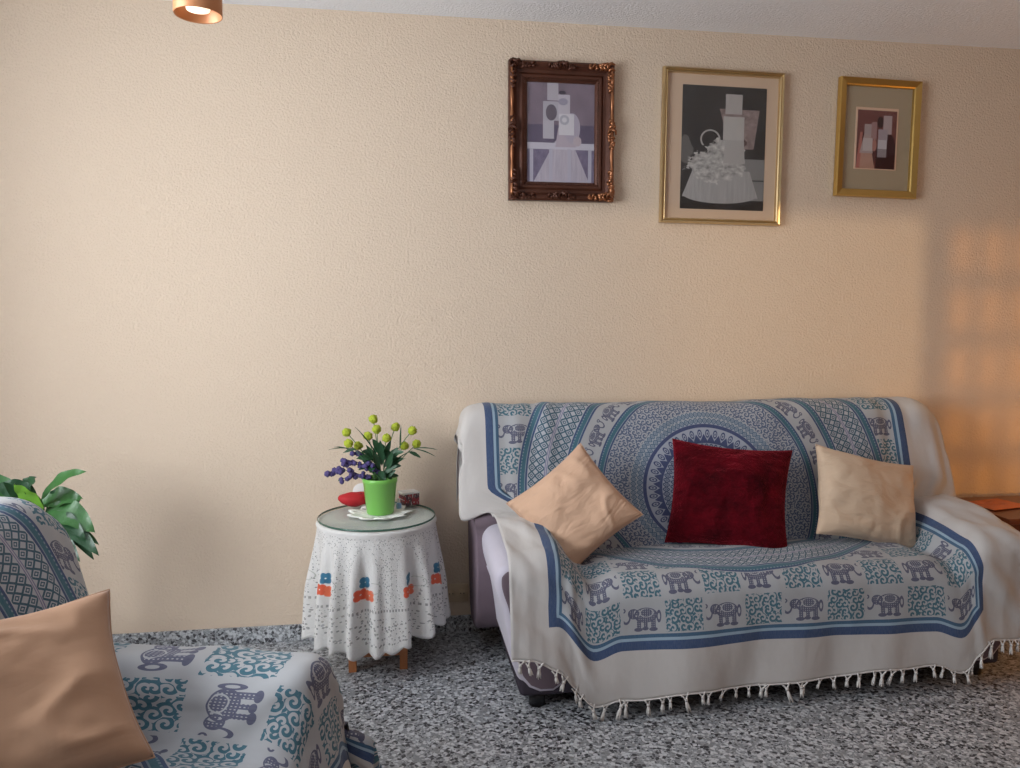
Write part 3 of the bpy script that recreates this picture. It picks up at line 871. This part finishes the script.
# ------------------------------------------------------------------ wall socket
root = empty('wall_socket', (.25, 0, .172), 0, label='beige double wall socket low on the wall between round table and sofa', cat='socket')
M_sock = plain('aged_beige_plastic', (.60, .46, .30), .45)
bm = nb(); abox(bm, -.05, .05, -.012, .0, -.04, .04, .004, 3); mk('face_plate', bm, M_sock, root)
M_dark = plain('socket_holes', (.05, .04, .03), .6)
for cx in (-.024, .024):
    bm = nb(); lathe(bm, [(.0001, 0), (.015, 0), (.018, .003), (.018, .0045)], 24, caps=False); ob = mk('outlet', bm, M_sock, root, loc=(cx, -.0165, 0), rot=(-pi/2, 0, 0))
    for q in (-.007, .007):
        bm = nb(); lathe(bm, [(.0025, 0), (.0025, .0012)], 10); mk('pin_hole', bm, M_dark, ob, loc=(q, 0, -.0006))

# ------------------------------------------------------------------ framed pictures
def mat_brass(name, c, rough=.28):
    m = Mat(name, rough); m.b.inputs['Metallic'].default_value = .9; o = m.obj()
    m.col(m.mix(m.noise(o, 9, 2), (*[q*.85 for q in c], 1), (*c, 1))); m.bump(m.noise(o, 50, 2), .05, .004); return m.m
M_gold = mat_brass('polished_gold', (.72, .55, .30)); M_gold2 = mat_brass('antique_gold', (.70, .47, .15), .32)
M_brown = plain('carved_walnut_gilt', (.09, .030, .016), .38, metal=.35, bump=(60, .3, .004), var=.35)
M_gilt = mat_brass('copper_gilding', (.45, .20, .10), .35)
def pic_mat(name, fn, w, h):
    m = Mat(name, .35); m.b.inputs['Coat Weight'].default_value = .0
    u, v = m.uv(); m.col(fn(m, u, v)); return m.m
def rectframe(bm, w, h, prof):
    """prof: list of (inset from outer edge, y depth toward viewer)"""
    loops = []
    for (d, y) in prof:
        loops.append([bm.verts.new((sx*(w/2-d), -y, sz*(h/2-d))) for sx, sz in ((-1, -1), (1, -1), (1, 1), (-1, 1))])
    for a, b in zip(loops, loops[1:]):
        for k in range(4): bm.faces.new((a[k], a[(k+1) % 4], b[(k+1) % 4], b[k]))
    return bm
def quad(bm, w, h, y, cx=0, cz=0, uv=True):
    uvl = bm.loops.layers.uv.verify()
    f = bm.faces.new([bm.verts.new((cx+sx*w/2, -y, cz+sz*h/2)) for sx, sz in ((-1, -1), (1, -1), (1, 1), (-1, 1))])
    for lp, q in zip(f.loops, ((0, 0), (1, 0), (1, 1), (0, 1))): lp[uvl].uv = q
def panel(name, w, h, y0, y1, mat, root, cx=0, cz=0, **k):
    bm = nb(); abox(bm, cx-w/2, cx+w/2, -y1, -y0, cz-h/2, cz+h/2); uvl = bm.loops.layers.uv.new('UVMap')
    for f in bm.faces:
        for lp in f.loops: lp[uvl].uv = ((lp.vert.co.x-cx)/w+.5, (lp.vert.co.z-cz)/h+.5)
    return mk(name, bm, mat, root, smooth=False, **k)
def poly_mask(u, v, x0a, x1a, ya, x0b, x1b, yb):   # trapezoid between heights ya (bottom) and yb (top)
    t = (v-ya)/(yb-ya); l = t*(x0b-x0a)+x0a; r = t*(x1b-x1a)+x1a
    return ((v-ya)*(yb-v) > 0) & ((u-l)*(r-u) > 0)
def pic1(m, u, v):
    n = m.noise(m.vec(u, v), 6, 4)
    c = m.mix(n, (.11, .08, .115, 1), (.27, .21, .26, 1))                       # sky
    c = m.mix(v < .58, c, m.mix(n, (.07, .055, .10, 1), (.13, .10, .16, 1)))      # sea
    c = m.mix((v < .36), c, m.mix(m.noise(m.vec(u, v), 18, 3), (.07, .055, .12, 1), (.24, .20, .29, 1)))
    c = m.mix(poly_mask(u, v, .1, .92, 0, .42, .66, .42), c, m.mix(m.noise(m.vec(u*5, v*.6), 6, 2), (.30, .27, .34, 1), (.55, .50, .56, 1)))  # skirt
    c = m.mix(box(u, v, 0, 1, .335, .40), c, (.50, .48, .55, 1))
    for x in (.07, .35, .62, .92): c = m.mix(box(u, v, x-.02, x+.03, 0, .34) , c, (.42, .40, .48, 1))
    c = m.mix(poly_mask(u, v, .42, .72, .36, .46, .70, .55), c, (.42, .36, .42, 1))
    c = m.mix(ell(u, v, .66, .55, .12, .15) < 1, c, (.38, .34, .42, 1))
    c = m.mix(ell(u, v, .74, .42, .06, .05) < 1, c, (.45, .38, .42, 1))
    c = m.mix(box(u, v, .30, .46, .82, 1.0), c, (.42, .39, .44, 1))
    c = m.mix(box(u, v, .24, .47, .62, .81), c, (.40, .38, .43, 1)); c = m.mix(ell(u, v, .36, .70, .08, .08) < 1, c, (.12, .10, .13, 1))
    c = m.mix(box(u, v, .46, .63, .66, .88), c, (.47, .44, .50, 1)); c = m.mix(ell(u, v, .52, .90, .05, .02) < 1, c, (.04, .03, .05, 1))
    c = m.mix(ell(u, v, .53, .81, .07, .035) < 1, c, (.30, .28, .36, 1))
    c = m.mix(box(u, v, .24, .40, .44, .62), c, (.44, .42, .47, 1))
    c = m.mix(box(u, v, .47, .69, .48, .69), c, (.58, .56, .60, 1)); c = m.mix(ring(ell(u, v, .55, .63, .07, .05), .5, 1), c, (.38, .38, .44, 1))
    return c
def pic2(m, u, v):
    n = m.noise(m.vec(u, v), 3, 3)
    c = m.mix(n, (.008, .008, .009, 1), (.060, .056, .054, 1))
    c = m.mix(poly_mask(u, v, .6, 1.2, .08, .7, 1.2, .42), c, (.22, .22, .215, 1))
    c = m.mix(box(u, v, .82, 1, .24, .25), c, (.05, .05, .05, 1))
    c = m.mix(ell(u, v, .04, .48, .10, .11) < (m.noise(m.vec(u, v), 14, 2)*.8+.6), c, (.13, .125, .12, 1))
    dn = (m.noise(m.vec(u*1.0, v*1.9), 13, 4, .6)-.5)*2.4+.5
    dcol = m.mix(dn, (.16, .155, .15, 1), (.62, .61, .58, 1))
    sk = poly_mask(u, v, .02, .93, .10, .14, .82, .32) | ((ell(u, v, .47, .12, .44, .07)) < 1)
    c = m.mix(sk, c, m.mix(m.noise(m.vec(u*7, v*.7), 5, 2), (.27, .265, .26, 1), (.47, .46, .45, 1)))
    c = m.mix(ell(u, v, .42, .36, .34, .13) < (dn*.5+.75), c, dcol)
    c = m.mix(ell(u, v, .52, .48, .22, .10) < (dn*.5+.75), c, dcol)
    c = m.mix(ring(ell(u, v, .34, .57, .12, .08), .84, 1) & (v > .52), c, (.42, .41, .40, 1))
    c = m.mix(poly_mask(u, v, .58, .86, .50, .44, .92, .82), c, m.mix(dn, (.17, .125, .12, 1), (.33, .26, .25, 1)))
    c = m.mix(ell(u, v, .70, .55, .08, .035) < 1, c, (.10, .06, .055, 1))
    c = m.mix(poly_mask(u, v, .50, .76, .38, .52, .74, .58), c, (.40, .385, .37, 1))
    st = (m.noise(m.vec(u*9, v), 6, 1)*.12)
    c = m.mix(box(u, v, .49, .74, .57, .76), c, m.mix(st*5, (.40, .39, .37, 1), (.55, .53, .51, 1)))
    c = m.mix(ell(u, v, .66, .955, .06, .015) < 1, c, (.02, .02, .02, 1))
    c = m.mix(box(u, v, .51, .71, .78, .94), c, m.mix(st*5, (.36, .34, .33, 1), (.52, .50, .49, 1)))
    return c
def pic3(m, u, v):
    n = m.noise(m.vec(u*3, v), 8, 2)
    c = m.mix(n, (.12, .035, .032, 1), (.19, .065, .06, 1))
    c = m.mix((ell(u, v, .30, .33, .22, .38) < 1), c, (.07, .014, .016, 1))
    c = m.mix(poly_mask(u, v, .0, .48, 0, .08, .40, .26), c, (.44, .26, .20, 1))
    c = m.mix(poly_mask(u, v, .0, .10, .0, .08, .14, .62), c, (.42, .16, .13, 1))
    c = m.mix(ell(u, v, .76, .28, .25, .36) < 1, c, (.035, .005, .010, 1)); c = m.mix(box(u, v, .50, .98, 0, .20), c, (.03, .005, .008, 1))
    c = m.mix(ell(u, v, .58, .80, .08, .10) < 1, c, (.03, .006, .008, 1))
    c = m.mix(poly_mask(u, v, .08, .42, .26, .18, .40, .58), c, (.40, .32, .31, 1))
    c = m.mix(ell(u, v, .45, .40, .06, .10) < 1, c, (.38, .18, .15, 1))
    c = m.mix(box(u, v, .18, .36, .58, .76), c, (.37, .31, .31, 1)); c = m.mix(box(u, v, .36, .50, .50, .80), c, (.33, .20, .20, 1)); c = m.mix(box(u, v, .16, .40, .30, .52), c, (.50, .45, .45, 1))
    c = m.mix(box(u, v, .66, .88, .60, .92), c, (.42, .34, .35, 1)); c = m.mix(box(u, v, .54, .78, .50, .68), c, (.35, .30, .34, 1))
    c = m.mix(box(u, v, .54, .77, .34, .50), c, (.52, .50, .54, 1)); c = m.mix(box(u, v, .54, .77, .20, .345), c, (.27, .24, .26, 1))
    return c
def thin_glass():
    m = Mat('picture_glass', .04); 
    gl = m.node('ShaderNodeBsdfGlossy'); gl.inputs['Roughness'].default_value = .05
    tr = m.node('ShaderNodeBsdfTransparent'); mx_ = m.node('ShaderNodeMixShader'); mx_.inputs[0].default_value = .025
    m.link(tr.outputs[0], mx_.inputs[1]); m.link(gl.outputs[0], mx_.inputs[2]); m.link(mx_.outputs[0], m.n['Material Output'].inputs[0])
    return m.m
M_pg = thin_glass()
# 1: carved frame
W1, H1 = .452, .572
r1 = empty('picture_frame', (.702, -.004, 2.145), 0, label='wedding photograph in an ornate dark carved wooden frame with copper-toned edges', cat='framed picture', group='framed photographs on the back wall')
bm = nb(); rectframe(bm, W1, H1, [(0, 0), (0, .028), (.008, .036), (.02, .032), (.034, .018), (.046, .016), (.055, .022), (.064, .020), (.078, .012), (.082, .006)])
mk('frame', bm, M_brown, r1, smooth=False)
# gilt rope edging along the side rails
bm = nb()
for sg in (-1, 1):
    pts = [(sg*(W1/2-.012), -.036-.002*sin(k*.9), -H1/2+.02+(H1-.04)*k/40) for k in range(41)]
    bm = nb(); tube(bm, pts, [.007+.0015*sin(k*1.1) for k in range(41)], 6)
    mk('gilt_rail', bm, M_gilt, r1)
bm = nb()
n_b = 46
for sgz in (-1, 1):
    for k in range(30): blob(bm, (-(W1/2-.07)+(W1-.14)*k/29, -.020, sgz*(H1/2-.070)), .0036, k, 1, .1)
for sgx in (-1, 1):
    for k in range(n_b): blob(bm, (sgx*(W1/2-.070), -.020, -(H1/2-.07)+(H1-.14)*k/(n_b-1)), .0036, k, 1, .1)
mk('beaded_moulding', bm, M_brown, r1)
def acanthus(bm, cx, cz, dxs, dzs, n, L_, seed):
    rn = random.Random(seed)
    for k in range(n):
        f = k/(n-1)
        x = cx+dxs*L_*f; z = cz+dzs*L_*f; w = .017*(1-.5*f)
        for q in range(2):
            a = rn.uniform(0, 6.28)
            tube(bm, [(x+w*1.2*cos(a+b)*(1-b/5), -.036-.007*sin(b*1.6), z+w*1.2*sin(a+b)*(1-b/5)) for b in [0, .8, 1.6, 2.4, 3.2, 4]], [.004, .006, .0065, .006, .0045, .0025], 5)
for (sx, sz) in ((-1, -1), (1, -1), (1, 1), (-1, 1)):
    bm = nb()
    cx, cz = sx*(W1/2-.018), sz*(H1/2-.018)
    acanthus(bm, cx, cz, -sx, 0, 6, .085, 3+sx); acanthus(bm, cx, cz, 0, -sz, 6, .10, 6+sz)
    mk('corner_ornament', bm, M_brown if sx < 0 else [M_gilt], r1)
for sx in (-1, 1):
    bm = nb(); acanthus(bm, sx*(W1/2-.013), 0, 0, 1, 5, .06, 2); acanthus(bm, sx*(W1/2-.013), 0, 0, -1, 5, .06, 4); mk('side_ornament', bm, M_brown if sx < 0 else M_gilt, r1)
for sz in (-1, 1):
    bm = nb(); acanthus(bm, 0, sz*(H1/2-.02), 1, 0, 5, .05, 2); acanthus(bm, 0, sz*(H1/2-.02), -1, 0, 5, .05, 4); mk('rail_ornament', bm, M_brown, r1)
panel('photograph', W1-.155, H1-.155, .002, .007, pic_mat('wedding_print', pic1, 1, 1), r1, label='faded mauve wedding print')
# 2: thin gold frame, wide mat
W2, H2 = .553, .66
r2 = empty('picture_frame', (1.420, -.004, 2.106), 0, label='photograph of a seated figure in frilly white dress, cream mat, thin gold frame', cat='framed picture', group='framed photographs on the back wall')
r2.rotation_euler = (0, R_(.6), 0)
bm = nb(); rectframe(bm, W2, H2, [(0, 0), (0, .020), (.004, .026), (.010, .024), (.013, .019), (.017, .023), (.021, .020), (.022, .006)]); mk('frame', bm, M_gold, r2, smooth=False)
panel('mat_board', W2-.04, H2-.04, .001, .006, plain('cream_mat', (.62, .46, .33), .8), r2)
panel('photograph', .385, .528, .0062, .0075, pic_mat('portrait_print', pic2, 1, 1), r2, cx=.008, cz=-.002)
# 3: wide flat gold frame
W3, H3 = .394, .52
r3 = empty('picture_frame', (2.155, -.004, 2.169), 0, label='small dark red photograph on sage mat in a flat gold frame, rightmost', cat='framed picture', group='framed photographs on the back wall')
r3.rotation_euler = (0, R_(1.0), 0)
bm = nb(); rectframe(bm, W3, H3, [(0, 0), (0, .022), (.003, .028), (.028, .022), (.033, .018), (.034, .006)]); mk('frame', bm, M_gold2, r3, smooth=False)
panel('mat_board', W3-.06, H3-.06, .001, .006, plain('sage_mat', (.38, .31, .21), .7), r3)
panel('photograph_mount', .206, .272, .0062, .009, plain('cream_mount', (.70, .50, .36), .7), r3, cx=-.005, cz=-.0)
panel('photograph', .19, .256, .0092, .0105, pic_mat('couple_print', pic3, 1, 1), r3, cx=-.005, cz=-.004)
for k in ('group',):
    for r in (r1, r2, r3): pass
panel('picture_glass', W1-.158, H1-.158, .011, .0125, M_pg, r1)
panel('picture_glass', W2-.046, H2-.046, .014, .0155, M_pg, r2)
panel('picture_glass', W3-.068, H3-.068, .014, .0155, M_pg, r3)

# ------------------------------------------------------------------ ceiling lamp
LC = pxw(198, 10, -1.36)
m = Mat('copper_shade', .42); m.b.inputs['Metallic'].default_value = .2; m.col((.62, .27, .12, 1)); M_cop = m.m
m = Mat('frosted_bulb', .4); m.col((.85, .8, .7, 1)); m.b.inputs['Emission Color'].default_value = (1, .86, .66, 1); m.b.inputs['Emission Strength'].default_value = 1.2; M_bulb = m.m
root = empty('pendant_lamp', (LC.x, LC.y, CE), 0, label='small copper-coloured cylinder pendant lamp hanging from the ceiling above the left side', cat='lamp')
zb = LC.z-CE-.012
bm = nb(); lathe(bm, [(.0001, 0), (.05, 0), (.05, -.02), (.044, -.026), (.0001, -.026)], 32, caps=False); mk('canopy', bm, M_cop, root)
bm = nb(); tube(bm, [(0, 0, -.02), (0, 0, zb+.17)], .0035, 8); mk('cord', bm, M_black, root)
bm = nb(); lathe(bm, [(.0001, .17), (.030, .17), (.050, .155), (.0535, .145), (.0535, 0.002), (.0525, 0), (.0505, .002), (.0505, .142), (.03, .155), (.0001, .155)], 48, (0, 0, zb), caps=False); mk('lamp_shade', bm, M_cop, root)
bm = nb(); lathe(bm, [(.0001, .010), (.026, .012), (.030, .03), (.026, .075), (.016, .10), (.014, .15), (.0001, .152)], 24, (0, 0, zb), caps=False); mk('bulb', bm, M_bulb, root)

# ------------------------------------------------------------------ side table on the right, mostly behind the sofa arm
M_mah = plain('reddish_mahogany', (.16, .045, .02), .3, var=.2)
root = empty('side_table', (2.78, -.27, 0), 0, label='dark reddish wooden side table just visible behind the right sofa arm', cat='table')
bm = nb(); abox(bm, -.27, .27, -.2, .2, .505, .53, .004); mk('tabletop', bm, M_mah, root, smooth=False)
for sx in (-1, 1):
    for sy in (-1, 1):
        bm = nb(); lathe(bm, [(.016, 0), (.02, .1), (.016, .2), (.022, .4), (.02, .505)], 14, (sx*.23, sy*.16, 0)); mk('leg', bm, M_mah, root)
bm = nb(); abox(bm, -.25, .25, -.18, .18, .44, .504, .003); mk('apron', bm, M_mah, root, smooth=False)
m_or = plain('orange_napkin', (.62, .17, .06), .7, bump=(40, .4, .01))
bm = nb(); N_ = 24; g = {}
for i in range(N_+1):
    for j in range(N_+1):
        u, v = i/N_-.5, j/N_-.5
        g[i, j] = bm.verts.new((u*.22, v*.16, .007+.012*(.5+noise.noise(V((u*5, v*5, 3))))*(1-(2*max(abs(u), abs(v)))**4)))
for i in range(N_):
    for j in range(N_): bm.faces.new((g[i, j], g[i+1, j], g[i+1, j+1], g[i, j+1]))
o = mk('napkin', bm, m_or, loc=(2.645, -.24, .5295), rot=(0, 0, .2), label='crumpled orange napkin on the dark side table behind the sofa arm', cat='napkin')
md = o.modifiers.new('th', 'SOLIDIFY'); md.thickness = .002

# ------------------------------------------------------------------ leafy plant behind the armchair
PY = -.52; PB = V((-1.24, PY, 0))
root = empty('potted_plant', PB, 0, label='leafy green houseplant by the wall behind the armchair, left edge', cat='plant')
bm = nb(); lathe(bm, [(.0001, 0), (.095, 0), (.10, .01), (.13, .25), (.14, .252), (.14, .28), (.128, .282), (.122, .25), (.0001, .245)], 40, caps=False); mk('pot', bm, plain('terracotta', (.42, .17, .09), .8), root)
bm = nb(); lathe(bm, [(.123, .247), (.06, .256), (.0001, .258)], 24, caps=False); mk('soil', bm, M_soil, root)
def mat_leaf(name, c):
    m = Mat(name, .38); o = m.obj(); m.col(m.mix(m.noise(o, 25, 3), tuple(q*.7 for q in c)+(1,), tuple(q*1.25 for q in c)+(1,))); m.bump(m.noise(o, 70, 2), .3, .004)
    m.b.inputs['Subsurface Weight'].default_value = .0
    return m.m
M_l1, M_l2, M_l3 = mat_leaf('mid_green_leaf', (.035, .125, .03)), mat_leaf('dark_green_leaf', (.015, .06, .022)), mat_leaf('bright_green_leaf', (.15, .36, .03))
PL = [((30, 510), (3, 482), .05, .05, M_l2, -.02), ((44, 512), (24, 488), .045, .05, M_l1, -.06), ((48, 505), (64, 488), .05, .08, M_l2, .04), ((50, 514), (86, 540), .07, .12, M_l2, -.05), ((58, 530), (80, 562), .04, .06, M_l2, -.04), ((70, 530), (99, 545), .04, .10, M_l1, -.02), ((41, 500), (87, 472), .055, .14, M_l1, -.05), ((40, 504), (83, 499), .10, .10, M_l1, .02), ((47, 509), (95, 533), .12, .12, M_l1, -.03), ((55, 524), (99, 556), .075, .12, M_l2, -.06),
      ((42, 512), (14, 484), .075, .06, M_l3, -.08), ((22, 494), (36, 477), .075, .05, M_l2, .03), ((38, 502), (-6, 486), .10, .10, M_l2, .0), ((62, 526), (94, 560), .05, .08, M_l2, .0), ((20, 500), (-30, 478), .10, .1, M_l1, .04),
      ((66, 508), (81, 500), .05, .04, M_l2, .05), ((36, 512), (20, 500), .09, .05, M_l1, -.05), ((45, 520), (70, 545), .09, .08, M_l2, .03), ((30, 515), (-10, 520), .09, .1, M_l2, .03), ((60, 515), (88, 523), .08, .1, M_l2, .04), ((50, 518), (74, 528), .06, .08, M_l3, .02)]
for i, (a, b, w, sg_, mt, dy) in enumerate(PL):
    p0 = pxw(*a, PY+dy*.5)-PB; p1 = pxw(*b, PY+dy-.03)-PB
    bm = nb(); tube(bm, bez((rnd.uniform(-.03, .03), rnd.uniform(-.03, .03), .25), (p0.x*.4, p0.y*.4, p0.z*.75), p0, 8), .0035, 6)
    st = mk('leaf_stalk', bm, M_l1, root)
    bm = nb(); leaf(bm, p0, p1, w*.72, sg_, n=14, cup=.12, side=V((rnd.uniform(-.35, .35), -.75, .55))); mk('leaf', bm, mt, st)

# ------------------------------------------------------------------ light
def area(name, loc, rot, sx, sy, e, c, spread=None):
    l = bpy.data.lights.new(name, 'AREA'); l.shape = 'RECTANGLE'; l.size = sx; l.size_y = sy; l.energy = e; l.color = c
    if spread: l.spread = spread
    o = bpy.data.objects.new(name, l); COL.objects.link(o); o.location = loc; o.rotation_euler = rot; return o
area('window_daylight', (XL-.10, (LW[0]+LW[1])/2, (LW[2]+LW[3])/2), (0, -pi/2, 0), LW[3]-LW[2]-.05, LW[1]-LW[0]-.05, 118, (.91, .95, 1.0))
area('rear_fill', ((DO[0]+DO[1])/2, YB-.40, (DO[2]+DO[3])/2), (pi/2, 0, 0), DO[1]-DO[0]-.1, DO[3]-DO[2], 5, (.9, .95, 1))  # weak added fill behind the rear opening
area('amber_fill', (XR-.03, -.85, .9), (0, pi/2, 0), 1.0, .9, 6.5, (1, .43, .08))  # added warm fill for the right side; no curtain hangs there
sl = bpy.data.lights.new('low_sun', 'SUN'); sl.energy = .62; sl.angle = R_(1.4); sl.color = (1, .72, .42)
so = bpy.data.objects.new('low_sun', sl); COL.objects.link(so); so.rotation_euler = SUN.to_track_quat('-Z', 'Y').to_euler()
w = bpy.data.worlds.new('world'); S.world = w; w.use_nodes = True
w.node_tree.nodes['Background'].inputs[0].default_value = (.75, .85, 1, 1); w.node_tree.nodes['Background'].inputs[1].default_value = .6
S.view_settings.view_transform = 'Standard'; S.view_settings.look = 'None'; S.view_settings.gamma = 1; S.view_settings.exposure = 0
S.view_settings.use_curve_mapping = False
